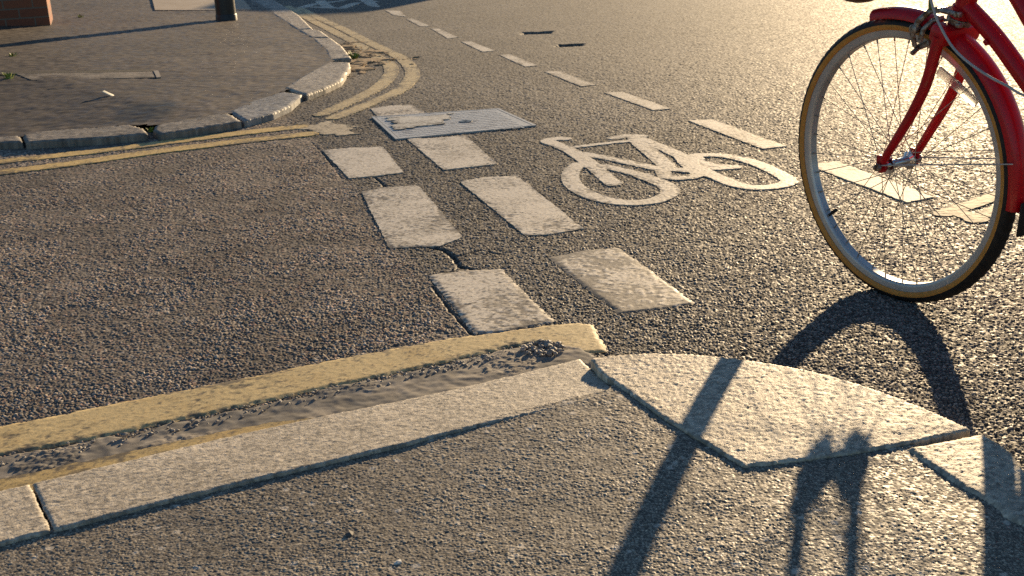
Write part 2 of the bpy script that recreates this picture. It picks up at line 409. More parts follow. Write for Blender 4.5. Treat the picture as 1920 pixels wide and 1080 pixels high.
# ------------------------------------------------------------------ raster slabs: paint, silt, stones
def raster(name, sd, bb, cell, top, zbot, mat, colf, rough=.6, jag=.003, jagf=90, seed=0, smooth=True):
    x = np.arange(bb[0], bb[2]+cell, cell); y = np.arange(bb[1], bb[3]+cell, cell)
    X, Y = np.meshgrid(x, y)
    dd = sd(X, Y) + jag*2*(fbm(X*jagf, Y*jagf, 300+seed, 3)-.5)
    dc = .25*(dd[:-1, :-1]+dd[1:, 1:]+dd[:-1, 1:]+dd[1:, :-1])
    Zt = top(X, Y, dd)
    V, Q, src = grid_cells(dc < 0, X, Y, Zt, zbot, True, dd, cell)
    c = colf(X, Y, dd).reshape(-1, 3)[src]
    r = (np.full(X.size, rough) if not callable(rough) else rough(X, Y).ravel())[src]
    return np_mesh(name, V, Q, mat, col=c, rough=r, smooth=smooth)
def bbox(p, m=.02): return (p[:, 0].min()-m, p[:, 1].min()-m, p[:, 0].max()+m, p[:, 1].max()+m)
def wearmap(X, Y, dd, seed, wear, wf=7):
    w = fbm(X*wf, Y*wf, 400+seed, 4); fine = fbm(X*95, Y*95, 410+seed, 3)
    return w, fine, sstep(.50, .66, w*.45+fine*.55+(wear-.45)*.8 - .05 + .12*sstep(-.03, 0, dd))
def paint_top(base=.0062, wear=.45, seed=0, wf=7):
    def f(X, Y, dd):
        far = sstep(4.2, 8.5, np.hypot(X, Y))
        lo = .004*(fbm(X*1.1, Y*1.1, 61, 3)-.5)
        w, fine, wz = wearmap(X, Y, dd, seed, wear, wf)
        h, body, a, b = chips(X, Y, .0082, 3)
        return lo + (base-.0012+.0004*(fine-.5)+.0006*(w-.5))*(1-.3*far) - wz*.0010*(1-.4*far) + .0008*h - .0030*sstep(-.012, .002, dd)*(1-sstep(2.4, 3.6, np.hypot(X, Y)))
    return f
def paint_col(c, dirt=.5, seed=0, dc=(.30, .26, .20), wear=.45, wf=7):
    c = np.array(c); dc = np.array(dc)
    def f(X, Y, dd):
        w = fbm(X*9, Y*9, 500+seed, 5); fi = fbm(X*45, Y*45, 510+seed, 4)
        cr = np.abs(fbm(X*6+3, Y*6, 520+seed, 4)-.5); crack = 1-sstep(.0, .012, cr)
        k = (sstep(.45, .75, w*.6+fi*.4)*dirt)[..., None]
        out = c*(1-k)+dc*k
        out = out*(1-.40*crack[..., None]*dirt*1.4)*(.92+.16*fi)[..., None]
        _, fine, wz = wearmap(X, Y, dd, seed, wear, wf)
        h, body, a, b = chips(X, Y, .0082, 3)
        wz = np.maximum(wz*.85, .8*sstep(.62, .85, h)*sstep(.25, .55, w*.5+fine*.5+(wear-.45)*1.5)) if wear > .3 else wz*.85
        wz = wz[..., None]
        return out*(1-wz)+np.array([.11, .095, .078])*wz
    return f
WHITE = (.68, .61, .50); YELLOW = (.63, .49, .25); PALE_Y = (.62, .49, .27)

# give way blocks (labels found by what stands next to them)
def block(pts, label, seed, wear, dirt=.6):
    p = GG(pts)
    o = raster('give_way_block', lambda X, Y: sdist(X, Y, p), bbox(p), .004, paint_top(.0064, wear, seed), -.004, M['paint'], paint_col(WHITE, dirt, seed, wear=wear), .6, .0045, 70, seed)
    tag(o, label, 'road marking', 'white give way blocks across the side road')
block([(605, 284), (640, 280), (718, 277), (757, 326), (700, 333), (655, 337)], 'white painted block just below the broken end of the far double yellow lines', 1, .44, .6)
block([(677, 361), (730, 353), (785, 351), (830, 402), (868, 447), (825, 464), (730, 468)], 'cracked white block with chipped top left corner, left row, middle', 2, .50, .8)
block([(803, 519), (870, 510), (940, 507), (990, 556), (1042, 605), (945, 627), (888, 628)], 'cracked white block whose torn lower edge touches the near yellow line', 3, .50, .9)
block([(757, 258), (800, 262), (873, 256), (932, 310), (832, 321)], 'white painted block directly below the metal cover', 4, .44, .7)
block([(862, 343), (905, 335), (970, 332), (1094, 431), (1030, 442), (985, 444)], 'clean white block with worn lower edge between metal cover and nearest right block', 5, .44, .35)
block([(1028, 486), (1090, 473), (1160, 467), (1303, 571), (1240, 582), (1160, 591)], 'speckled worn white block nearest the quadrant kerb, right row', 6, .64, .6)
block([(695, 205), (735, 199), (772, 198), (800, 214), (712, 226)], 'short white painted stub just beyond the metal cover', 7, .46, .5)

# dashed edge line of the cycle lane: labels tell them apart
dash = [((722, 20), (750, 21), (762, 32), (738, 29)), ((761, 36), (776, 36), (806, 49), (788, 50)), ((807, 54), (824, 55), (859, 71), (839, 73)), ((865, 79), (884, 79), (928, 96), (905, 98)),
        ((936, 104), (958, 103), (1009, 124), (985, 126)), ((1020, 135), (1048, 134), (1117, 160), (1090, 163)), ((1133, 175), (1165, 173), (1257, 206), (1225, 209)),
        ((1290, 228), (1335, 226), (1475, 276), (1430, 281)), ((1510, 310), (1570, 305), (1750, 372), (1700, 382))]
dl = ['farthest white dash of the cycle lane line, short and thin', 'second farthest white dash of the cycle lane line', 'third white dash from the far end of the cycle lane line', 'fourth dash from the far end, just left of the potholes',
      'white dash above the metal cover, fifth from the far end', 'white dash level with the kerb corner, sixth from the far end', 'long white dash above the painted bicycle saddle', 'long white dash between painted bicycle and front wheel',
      'nearest white dash, seen through the bicycle spokes']
for k, (p, l) in enumerate(zip(dash, dl)):
    q = GG(p)
    o = raster('lane_dash', lambda X, Y: sdist(X, Y, q), bbox(q), .005 if k > 4 else .01, paint_top(.0066, .42, 20+k), -.004, M['paint'], paint_col(WHITE if k < 8 else (.60, .53, .41), .45, 20+k, wear=.47), .68 if k < 8 else .70, .005, 50, 20+k)
    tag(o, l, 'road marking', 'white dashes along the cycle lane')
q = GG([(640, -24), (690, -8), (714, 14), (690, 12)])
tag(raster('lane_dash', lambda X, Y: sdist(X, Y, q), bbox(q), .012, paint_top(.0066, .42, 33), -.004, M['paint'], paint_col(WHITE, .4, 33), .6, .006, 40, 33), 'white dash lying in the shade at the top edge', 'road marking', 'white dashes along the cycle lane')

# painted bicycle symbol
def zs(pts): return [(1000+a/3.4286, 160+b/3.4286) for a, b in pts]
strokes = [(zs([(200, 350), (150, 348), (100, 358), (95, 370), (130, 380), (240, 425), (350, 500), (440, 575), (515, 640)]), .058),
           (zs([(240, 408), (430, 383), (640, 362)]), .036), (zs([(520, 345), (600, 330), (690, 334)]), .06),
           (zs([(655, 345), (690, 385), (760, 440), (850, 520), (870, 545)]), .062), (zs([(690, 350), (850, 415), (960, 465), (1050, 480)]), .056), (zs([(960, 465), (985, 500), (1020, 535)]), .06),
           (zs([(330, 448), (480, 475), (620, 505), (800, 545)]), .05), (zs([(440, 525), (600, 560), (740, 600), (830, 640)]), .05),
           (zs([(830, 560), (850, 595), (930, 605), (1020, 597), (1065, 580), (1040, 560), (960, 552), (880, 548), (830, 560)]), .05),
           (zs([(1040, 490), (1150, 525), (1290, 532)]), .05), (zs([(1040, 560), (1110, 545), (1290, 535)]), .045)]
ringA = zs([(255, 545), (235, 590), (262, 650), (345, 705), (470, 745), (620, 762), (760, 752), (850, 722), (880, 690), (850, 650), (770, 615), (690, 585)])
ringA2 = zs([(255, 545), (290, 515), (330, 520)])
ringB = zs([(1050, 455), (1180, 455), (1320, 475), (1450, 515), (1560, 565), (1640, 615), (1620, 642), (1520, 660), (1400, 662), (1290, 640), (1190, 600), (1120, 570), (1060, 530), (1030, 490), (1050, 455)])
lines = [(GG(s), w) for s, w in strokes] + [(smooth_line(GG(ringA), 4), .06), (GG(ringA2), .055), (smooth_line(GG(ringB), 4), .055)]
allp = np.vstack([l for l, w in lines])
def sd_bike(X, Y):
    d = np.full(X.shape, 9.0)
    for l, w in lines: d = np.minimum(d, dpoly(X, Y, l)-w*.54)
    return d
tag(raster('bicycle_symbol', sd_bike, bbox(allp, .05), .004, paint_top(.0062, .38, 40), -.004, M['paint'], paint_col(WHITE, .45, 40, wear=.38), .6, .004, 80, 40), 'white bicycle symbol painted on the cycle lane', 'road marking')
# yellow junction marking seen through the wheel
jl = [GG([(1768, 403), (1815, 388), (1868, 369)]), GG([(1790, 398), (1828, 413), (1875, 405)]), GG([(1828, 415), (1868, 396), (1960, 360)])]
def sd_j(X, Y): return np.minimum(np.minimum(dpoly(X, Y, jl[0]), dpoly(X, Y, jl[1])), dpoly(X, Y, jl[2]))-.032
tag(raster('chevron_marking', sd_j, bbox(np.vstack(jl), .06), .004, paint_top(.0062, .46, 44), -.004, M['paint'], paint_col((.50, .40, .22), .5, 44, wear=.52), .74, .004, 70, 44), 'yellowish angled road marking seen through the right side of the wheel', 'road marking')
# faint marks in the shade at the top
sl = [GG([(555, 18), (590, 8), (640, 2)]), GG([(590, 14), (640, 16), (668, 6)]), GG([(600, 2), (615, 14)]), GG([(640, -8), (700, 4)])]
def sd_s(X, Y):
    d = np.full(X.shape, 9.0)
    for l in sl: d = np.minimum(d, dpoly(X, Y, l))
    return d-.06
tag(raster('worn_symbol', sd_s, bbox(np.vstack(sl), .1), .012, paint_top(.0066, .52, 46), -.004, M['paint'], paint_col(WHITE, .6, 46), .6, .01, 30, 46), 'worn white road symbol in the shade at the top edge', 'road marking')

# yellow lines
yl_top = GG([(-40, 808), (0, 802), (120, 779), (250, 753), (400, 724), (550, 693), (700, 664), (830, 640), (930, 627), (1030, 613), (1085, 609)])
yl_bot = GG([(1112, 612), (1140, 662), (1060, 668), (1040, 655), (1015, 646), (960, 653), (930, 660), (830, 684), (700, 712), (550, 745), (400, 778), (250, 810), (120, 836), (0, 858), (-40, 866)])
ypoly = np.vstack([smooth_line(yl_top, 3), yl_bot])
tag(raster('yellow_line', lambda X, Y: sdist(X, Y, ypoly), bbox(ypoly), .004, paint_top(.0066, .40, 50, 5), -.004, M['paint'], paint_col(YELLOW, .45, 50, (.40, .27, .10), .40, 5), .6, .006, 60, 50), 'broad yellow line along the near dropped kerb', 'road marking')
y2 = GG([(-40, 908), (0, 900), (60, 888), (200, 857), (360, 823), (480, 798), (560, 788), (610, 784), (480, 830), (300, 870), (60, 925), (-40, 945)], .02)
tag(raster('yellow_line', lambda X, Y: sdist(X, Y, y2), bbox(y2), .004, lambda X, Y, dd: .0205+.002*fbm(X*20, Y*20, 3), -.004, M['paint'], paint_col((.56, .42, .19), .5, 52, (.40, .27, .10)), .6, .006, 60, 52), 'thin yellow line squeezed against the near kerb, mostly under silt', 'road marking')
def ribbon(name, pts, w, label, seed, c, n=5, wear=.45, cell=.006, group=None):
    l = smooth_line(GG(pts), n)
    o = raster(name, lambda X, Y: dpoly(X, Y, l)-w/2, bbox(l, .1), cell, paint_top(.0068, wear, seed), -.004, M['paint'], paint_col(c, .4, seed, (.36, .26, .13)), .6, .006, 40, seed)
    return tag(o, label, 'road marking', group)
ribbon('yellow_line', [(-60, 333), (0, 325), (140, 308), (300, 285), (440, 268), (575, 253)], .105, 'outer yellow line along the shaded kerb on the left', 60, (.68, .49, .20))
ribbon('yellow_line', [(-60, 313), (0, 305), (130, 291), (280, 273), (420, 255), (560, 239)], .105, 'inner yellow line beside the shaded kerb on the left', 61, (.68, .49, .20), wear=.42)
ribbon('yellow_line', [(628, 222), (695, 195), (750, 170), (773, 142), (764, 120), (742, 104), (695, 82), (647, 57), (600, 35), (560, 15)], .088, 'outer yellow line curving round the far kerb corner', 62, PALE_Y, 6)
ribbon('yellow_line', [(603, 216), (663, 189), (710, 164), (733, 138), (729, 121), (714, 112), (673, 85), (632, 63), (575, 33), (540, 12)], .088, 'inner yellow line curving round the far kerb corner', 63, PALE_Y, 6)
wp = GG([(556, 236), (590, 228), (625, 226), (665, 238), (668, 250), (610, 258), (585, 255), (600, 247), (560, 244)])
tag(raster('worn_paint_patch', lambda X, Y: sdist(X, Y, wp)+.20*(fbm(X*9, Y*20, 9, 4)-.47), bbox(wp, .05), .006, paint_top(.0064, .5, 65), -.004, M['paint'], paint_col((.55, .47, .34), .7, 65), .7, .02, 25, 65), 'broken cream paint remains where the far yellow lines meet', 'road marking')

# gutter silt between the near yellow line and the kerb
gpoly = np.vstack([GG([(-40, 868), (0, 860), (120, 838), (250, 812), (400, 780), (550, 747), (700, 714), (830, 686), (930, 662), (985, 650), (1050, 648), (1110, 662)], .0), GG([(1170, 690), (1085, 700), (950, 730), (800, 760), (640, 795), (480, 830), (60, 930), (-40, 960)], .0)])
def gut_top(X, Y, dd):
    n1 = fbm(X*7, Y*16, 700, 4); n2 = fbm(X*50, Y*50, 710, 4); h, b, r2, r3 = chips(X, Y, .013, 720)
    return .006+.0022*n1+.0022*(n2-.5)*2+.005*h*sstep(.52, .66, fbm(X*9, Y*9, 730, 3))*.7 - .006*sstep(-.02, 0, dd)
def gut_col(X, Y, dd):
    n = fbm(X*8, Y*14, 740, 5); n2 = fbm(X*60, Y*60, 750, 3)
    k = sstep(.4, .65, n)[..., None]
    return (np.array([.175, .163, .145])*(1-k)+np.array([.28, .25, .208])*k)*(.65+.7*n2)[..., None]
tag(raster('gutter', lambda X, Y: sdist(X, Y, gpoly), bbox(gpoly), .004, gut_top, -.006, M['mud'], gut_col, .85, .02, 28, 70), kind='structure')

# ------------------------------------------------------------------ kerb stones
def zlk(X, Y):                                        # the dropped kerb leans a little: its back edge lies higher
    f = dpoly(X, Y, np.vstack([left_stone[1:2], lk_front])); b = dpoly(X, Y, np.vstack([lk_back, left_stone[2:3]])); k = np.clip(f/(f+b+1e-9), 0, 1)
    return ZL+(ZLB-ZL)*k
def stone(name, poly, z, label, group, cell=.005, seed=0, c=((.40, .345, .26), (.56, .485, .375)), zfun=None, chamf=.012, gran=.0011, zb=-.12, front=None, jag=.002, csz=.0068):
    c1, c2 = np.array(c[0]), np.array(c[1])
    fl = front
    def top(X, Y, dd):
        zz = zfun(X, Y) if zfun else z
        h, b, a, e = chips(X, Y, csz, 800)
        zz = zz + gran*(h-.5)*1.6 + .0010*(fbm(X*9, Y*9, 810+seed, 4)-.5)
        k = np.clip(1+dd/chamf, 0, 1.4)
        return zz - chamf*.55*k*k
    def colf(X, Y, dd):
        h, b, a, e = chips(X, Y, csz, 800)
        n = fbm(X*5, Y*5, 820+seed, 4); n2 = fbm(X*30, Y*30, 830+seed, 4)
        k = np.clip(.2+.6*a+.6*(n2-.5), 0, 1)[..., None]
        out = (c1*(1-k)+c2*k)*(.66+.66*n)[..., None]*(.62+.7*np.mod(a*53.0+e*17.0, 1.0))[..., None]
        dark = (e > .86)[..., None]*b[..., None]
        return out*(1-.25*dark)
    o = raster(name, lambda X, Y: sdist(X, Y, poly), bbox(poly), cell, top, zb, M['stone'], colf, .62, jag, 60, seed)
    return tag(o, label, 'kerb', group)
qpoly = np.vstack([quad_arc, quad_back[1:]])
stone('quadrant_kerb', qpoly, ZQ, 'fan-shaped granite quadrant stone at the near corner, crossed by bicycle shadow', None, .0032, 1, chamf=.005)
lkp = np.vstack([lk_front, lk_back])
stone('kerb_stone', lkp, ZL, 'long pale dropped kerb stone beside the yellow line', 'kerb stones of the near corner', .003, 2, ((.38, .335, .265), (.54, .48, .385)), zfun=zlk, chamf=.005, gran=.0008)
stone('kerb_stone', left_stone, ZL, 'pale kerb stone in the lower left corner beyond the joint', 'kerb stones of the near corner', .003, 3, ((.38, .335, .265), (.54, .48, .385)), zfun=zlk, chamf=.005, gran=.0008)
rpoly = np.vstack([right_out, right_in[::-1]])
stone('kerb_stone', rpoly, ZQ, 'granite kerb stone at the right edge under the wheel shadow', 'kerb stones of the near corner', .003, 4, chamf=.010)
# far corner
def P(*a): return GG(a, ZF)
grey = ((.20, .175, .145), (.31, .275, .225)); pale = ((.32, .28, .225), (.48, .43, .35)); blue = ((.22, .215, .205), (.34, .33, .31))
far_stones = [
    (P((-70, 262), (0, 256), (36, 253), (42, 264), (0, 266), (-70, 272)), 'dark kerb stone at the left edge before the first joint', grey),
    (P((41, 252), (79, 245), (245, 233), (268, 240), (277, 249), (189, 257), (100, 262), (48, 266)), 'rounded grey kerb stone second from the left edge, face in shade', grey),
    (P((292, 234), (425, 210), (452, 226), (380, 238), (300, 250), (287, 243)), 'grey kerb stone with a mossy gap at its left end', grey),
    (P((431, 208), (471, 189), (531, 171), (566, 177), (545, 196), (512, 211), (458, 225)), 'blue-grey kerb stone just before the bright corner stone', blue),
    (P((534, 164), (575, 138), (615, 116), (655, 116), (657, 124), (640, 150), (610, 164), (574, 177)), 'pale sunlit kerb stone on the far corner', pale),
    (P((617, 111), (611, 95), (585, 71), (620, 71), (641, 86), (659, 108)), 'kerb stone next to the yellow-green weed, beyond the corner', pale),
    (P((583, 69.5), (560, 56), (586, 54), (602, 58), (618, 69.5)), 'short kerb stone between two joints past the corner', pale),
    (P((557, 54.5), (520, 31), (472, 0), (515, 0), (560, 28), (585, 52.5)), 'long sunlit kerb stone running up to the shade', pale),
    (P((470, -1), (430, -27), (475, -27), (513, -1)), 'farthest kerb stone at the top edge', pale)]
for k, (p, l, c) in enumerate(far_stones):
    stone('kerb_stone', p, ZF, l, 'kerb stones of the far corner', .009, 30+k, c, None, .014, .0018, -.12, None, .0, .016)

# ------------------------------------------------------------------ street furniture and small things
def poly_slab(bm, pts, z0, z1): add_prism(bm, pts, z0, z1)
# metal inspection cover
cv = GG([(697, 222), (935, 206), (1006, 238), (742, 264)])
cen = cv.mean(0)
root = empty('inspection_cover', (cen[0], cen[1], 0)); tag(root, 'blue-grey metal inspection cover with worn white paint across its left end', 'cover')
bm = bmesh.new(); outer = [(p-cen)*1.0 for p in cv]; inner = [(p-cen)*.955 for p in cv]
for k in range(4):
    a, b, c, d = outer[k], outer[(k+1) % 4], inner[(k+1) % 4], inner[k]
    add_prism(bm, [a, b, c, d], -.02, .0085)
bm_obj('frame', bm, M['iron'], root, False)
bm = bmesh.new(); add_prism(bm, [p*.945/.955 for p in inner], -.02, .0075)
ax = (inner[1]-inner[0]); ay = (inner[3]-inner[0])
for i in range(26):
    for j in range(12):
        c = inner[0]+ax*(.03+.94*(i+.5)/26)+ay*(.05+.9*(j+.5)/12)
        ang = math.radians(30 if (i+j) % 2 else -60)
        add_box(bm, (c[0], c[1], .0078), (.026, .008, .0009), Matrix.Rotation(ang, 4, 'Z'))
bm_obj('lid', bm, M['iron'], root, False)
bm = bmesh.new(); c = inner[0]+ax*.62+ay*.5
add_revolve(bm, [(.012, .0102), (.03, .0102), (.03, .006), (.012, .006)], 16, (c[0], c[1], 0), axis='z'); bm_obj('keyhole', bm, M['black'], root)
pp = GG([(718, 226), (850, 216), (838, 236), (745, 246)])
o = raster('paint_remains', lambda X, Y: sdist(X, Y, pp)+.13*(fbm(X*8, Y*22, 19, 5)-.47), bbox(pp, .03), .006, lambda X, Y, d: .0115+0*X+.001*fbm(X*30, Y*30, 2), .006, M['paint'], paint_col((.60, .57, .50), .4, 81), .6, .012, 40, 81)
o.location = (-cen[0], -cen[1], 0); o.parent = root

# utility cover slot on the far footway
def far_slab(name, pts, mat, z0, z1):
    p = GG(pts, zfar); zz = [zfar(float(a), float(b)) for a, b in p]
    bm = bmesh.new(); a = [bm.verts.new((q[0], q[1], z+z0)) for q, z in zip(p, zz)]; b = [bm.verts.new((q[0], q[1], z+z1)) for q, z in zip(p, zz)]; n = len(p)
    bm.faces.new(a[::-1]); bm.faces.new(b)
    for k in range(n): bm.faces.new((a[k], a[(k+1) % n], b[(k+1) % n], b[k]))
    return bm
M['cover'] = noise_mat('concrete_cover', (.13, .11, .09), (.26, .22, .175), 18, .75, .6, 60, .004, extra=((.08, .07, .06), 9, .5, .62))
u0 = G(170, 142, zfar)
root = empty('utility_cover', (0, 0, 0)); tag(root, 'long worn utility cover let into the far footway', 'cover')
bm_obj('lid', far_slab('lid', [(30, 139), (285, 135), (292, 146), (60, 151)], M['cover'], -.03, .003), M['cover'], root, False)
bm_obj('slot', far_slab('slot', [(0, 136), (285, 131), (286, 135), (30, 139.5), (0, 141)], M['dirt'], -.03, .004), M['dirt'], root, False)  # solid near-black strip drawn as the gap along the lid
bm_obj('rim', far_slab('rim', [(288, 134), (297, 134), (302, 146), (294, 147)], M['stone'], -.03, .006), noise_mat('pale_rim', (.25, .22, .18), (.34, .30, .25), 20), root, False)

M['pave'] = noise_mat('paving_slab', (.30, .24, .17), (.40, .33, .25), 6, .7, .3, 40, .002)
ps = bm_obj('paving', far_slab('paving', [(278, -30), (291, 21), (380, 21), (472, 20), (430, -30)], M['pave'], -.02, .012), M['pave'], None, False)
tag(ps, kind='structure')

# black post
pz = G(425, 38, zfar); root = empty('street_post', pz); tag(root, 'black round post standing on the far footway', 'post')
R0 = .088
bm = bmesh.new(); add_revolve(bm, [(0.001, -.1), (R0, -.1), (R0, .0), (R0, 1.1), (R0*.92, 1.14), (.055, 1.18), (.05, 3.3), (.03, 3.34), (.001, 3.34)], 32, axis='z', closed=False); bm_obj('shaft', bm, M['black'], root)
bm = bmesh.new(); add_revolve(bm, [(R0, -.02), (R0+.006, -.02), (R0+.006, .045), (R0+.002, .055), (R0, .055)], 32, axis='z'); bm_obj('foot_collar', bm, noise_mat('wet_black', (.01, .012, .016), (.03, .034, .04), 30, .5), root)

# brick pier
b0 = G(95, 48, zfar); b1 = G(113, -2, zfar); dv = Vector((b1[0]-b0[0], b1[1]-b0[1], 0)); dv.normalize(); dn = Vector((-dv.y, dv.x, 0))
def brick_mat():
    m, nt, b = nmat('brick'); L = nt.links
    tc = N(nt, 'ShaderNodeTexCoord'); br = N(nt, 'ShaderNodeTexBrick', Scale=1.0); 
    br.inputs['Color1'].default_value = (.22, .07, .036, 1); br.inputs['Color2'].default_value = (.27, .095, .045, 1); br.inputs['Mortar'].default_value = (.19, .14, .10, 1)
    br.inputs['Brick Width'].default_value = .225; br.inputs['Row Height'].default_value = .075; br.inputs['Mortar Size'].default_value = .006
    L.new(tc.outputs['UV'], br.inputs['Vector']); L.new(br.outputs['Color'], b.inputs['Base Color']); b.inputs['Roughness'].default_value = .85
    bu = N(nt, 'ShaderNodeBump', Strength=.6, Distance=.004); L.new(br.outputs['Fac'], bu.inputs['Height']); bu.invert = True; L.new(bu.outputs[0], b.inputs['Normal'])
    return m
M['brick'] = brick_mat()
def brick_box(name, L_, W_, z0, z1, parent, mat):
    bm = bmesh.new(); add_box(bm, (L_/2, W_/2, (z0+z1)/2), (L_, W_, z1-z0), None, .006); uv = bm.loops.layers.uv.new('UVMap')
    for f in bm.faces:
        for l in f.loops:
            c = l.vert.co; l[uv].uv = (c.x, c.z) if abs(f.normal.y) > .5 else ((c.y, c.z) if abs(f.normal.x) > .5 else (c.x, c.y))
    return bm_obj(name, bm, mat, parent, False)
root = empty('brick_pier', (b0[0], b0[1], b0[2]), math.atan2(dv.y, dv.x)); tag(root, 'red brick pier at the back of the far footway', 'pier')
brick_box('pier', .7, 1.5, -.15, 1.35, root, M['brick'])
bm = bmesh.new(); add_box(bm, (.35, .75, 1.385), (.78, 1.58, .07), None, .015); bm_obj('coping', bm, M['pave'], root)

# ---- plants and litter
def weed(loc, n, h, label, sp=.03):
    bm = bmesh.new()
    for k in range(n):
        a = random.uniform(0, 6.28); L_ = h*random.uniform(.6, 1.2); w = L_*.16; tilt = random.uniform(.25, 1.1)
        d = Vector((math.cos(a), math.sin(a), 0)); s = Vector((-d.y, d.x, 0)); o = d*random.uniform(0, sp)
        pts = [o+d*(L_*t*math.sin(tilt*(.4+.6*t)))+Vector((0, 0, L_*t*math.cos(tilt*(.4+.6*t)))) for t in (0, .35, .7, 1)]
        ws = [w*.3, w, w*.8, w*.05]
        vs = [(bm.verts.new(p-s*q), bm.verts.new(p+s*q+Vector((0, 0, q*.3)))) for p, q in zip(pts, ws)]
        for i in range(3): bm.faces.new((vs[i][0], vs[i][1], vs[i+1][1], vs[i+1][0]))
    r = bmesh.ops.create_icosphere(bm, subdivisions=1, radius=1); bmesh.ops.transform(bm, matrix=Matrix.Diagonal((sp*1.02, sp*1.02, .006, 1)), verts=r['verts'])
    o = bm_obj('weed', bm, M['leaf'], None); o.location = loc; tag(o, label, 'weed', 'weeds growing in the paving')
weed(G(664, 112), 22, .06, 'yellow-green weed growing at the far kerb corner')
weed(G(150, 33, zfar), 14, .035, 'small weed on the far footway near the brick pier')
weed(G(22, 106, zfar), 16, .03, 'green weed at the left edge above the utility cover')
weed(G(16, 147, zfar), 18, .04, 'weed at the left end of the utility cover')
weed(G(283, 246, .02), 14, .022, 'mossy tuft in the gap between two shaded kerb stones', .015)
lpm = GG([(628, 84), (672, 80), (735, 103), (758, 113), (720, 124), (695, 142), (655, 152), (640, 130)])
tag(raster('gutter_dirt', lambda X, Y: sdist(X, Y, lpm)+.75*(fbm(X*7, Y*7, 15, 5)-.40), bbox(lpm, .1), .009, lambda X, Y, dd: .009+.003*fbm(X*25, Y*25, 5)+.003*(fbm(X*70, Y*70, 6)-.5)-.006*sstep(-.06, 0, dd), -.004, M['mud'],
    lambda X, Y, dd: (np.array([.33, .235, .14])*(.6+.8*fbm(X*30, Y*30, 8))[..., None]), .9, .03, 14, 90), 'orange-brown dirt spilled over the yellow lines at the far bend', 'dirt', None, 'stuff')
# dry leaf litter heaped in the far gutter
bm = bmesh.new(); lp = GG([(640, 92), (680, 88), (735, 105), (752, 112), (715, 122), (690, 140), (655, 150), (645, 130)]); cnt = 0
mn, mx = lp.min(0), lp.max(0)
while cnt < 90:
    x, y = random.uniform(mn[0], mx[0]), random.uniform(mn[1], mx[1])
    if not inpoly(np.array([x]), np.array([y]), lp)[0]: continue
    cnt += 1; s = random.uniform(.006, .02); Mx = Matrix.Translation((x, y, random.uniform(.006, .012))) @ Matrix.Rotation(random.uniform(0, 6.28), 4, 'Z') @ Matrix.Rotation(random.gauss(0, .16), 4, 'X') @ Matrix.Rotation(random.gauss(0, .16), 4, 'Y')
    pts = [(-s, 0, 0), (-s*.3, -s*.4, .004), (s*.5, -s*.35, .002), (s, 0, -.002), (s*.4, s*.4, .003), (-s*.4, s*.35, 0)]
    bm.faces.new([bm.verts.new(Mx @ Vector(p)) for p in pts])
tag(bm_obj('leaf_litter', bm, M['dry'], None, False), 'dry brown leaf litter heaped in the far gutter bend', 'leaf litter', None, 'stuff')
# gravel
def rock(bm, c, s):
    r = bmesh.ops.create_icosphere(bm, subdivisions=1, radius=1)
    q = Matrix.Rotation(random.uniform(0, 6.28), 4, 'Z') @ Matrix.Rotation(random.uniform(-.5, .5), 4, 'X')
    for v in r['verts']: v.co = Vector(c) + q @ Vector((v.co.x*s*random.uniform(.7, 1.25), v.co.y*s*random.uniform(.6, 1.0), v.co.z*s*random.uniform(.4, .7)))
M['gravel'] = noise_mat('grey_gravel', (.18, .165, .145), (.34, .315, .28), 50, .7, .5, 200, .002)
bm = bmesh.new()
gl = GG([(985, 655), (1015, 646), (1050, 648), (1062, 660), (1045, 672), (1010, 676), (970, 668)]); mn, mx = gl.min(0), gl.max(0); cnt = 0
while cnt < 130:
    x, y = random.uniform(mn[0], mx[0]), random.uniform(mn[1], mx[1])
    if inpoly(np.array([x]), np.array([y]), gl)[0]: cnt += 1; rock(bm, (x, y, random.uniform(.006, .013)), random.choice((.003, .004, .006, .009))*random.uniform(.8, 1.2))
gline = smooth_line(GG([(10, 868), (200, 828), (420, 782), (700, 716), (850, 684), (940, 662)]), 30)
for k in range(260):
    p = gline[random.randrange(len(gline))]; rock(bm, (p[0]+random.gauss(0, .01), p[1]-.022+random.gauss(0, .016), .0075), random.uniform(.0015, .0055))
tag(bm_obj('loose_gravel', bm, M['gravel'], None, False), 'loose grey gravel along the broken edge of the near yellow line', 'gravel', None, 'stuff')
M['darkstone'] = noise_mat('dark_stone', (.06, .055, .05), (.11, .1, .09), 60, .7)
def pebble(px, py, z, s, mat, label):
    bm = bmesh.new(); rock(bm, (0, 0, 0), s); o = bm_obj('pebble', bm, mat, None, False); o.location = G(px, py, z); tag(o, label, 'pebble')
zz = lambda x, y: zfoot(x, y)+.000
pebble(655, 1003, zz, .009, M['darkstone'], 'dark pebble on the near footway below the long kerb stone')
pebble(746, 1055, zz, .007, noise_mat('quartz', (.6, .58, .52), (.75, .72, .66), 20, .4), 'tiny white pebble near the bottom edge of the footway')
pebble(235, 815, .012, .008, M['gravel'], 'light pebble lying in the gutter silt on the left')
bm = bmesh.new(); add_box(bm, (0, 0, .012), (.06, .035, .004), Matrix.Rotation(.5, 4, 'Y'), .001)
o = bm_obj('paper_scrap', bm, noise_mat('paper', (.65, .62, .5), (.75, .72, .6), 20), None); o.location = G(204, 180, zfar); tag(o, 'pale scrap of litter on the far footway', 'litter')

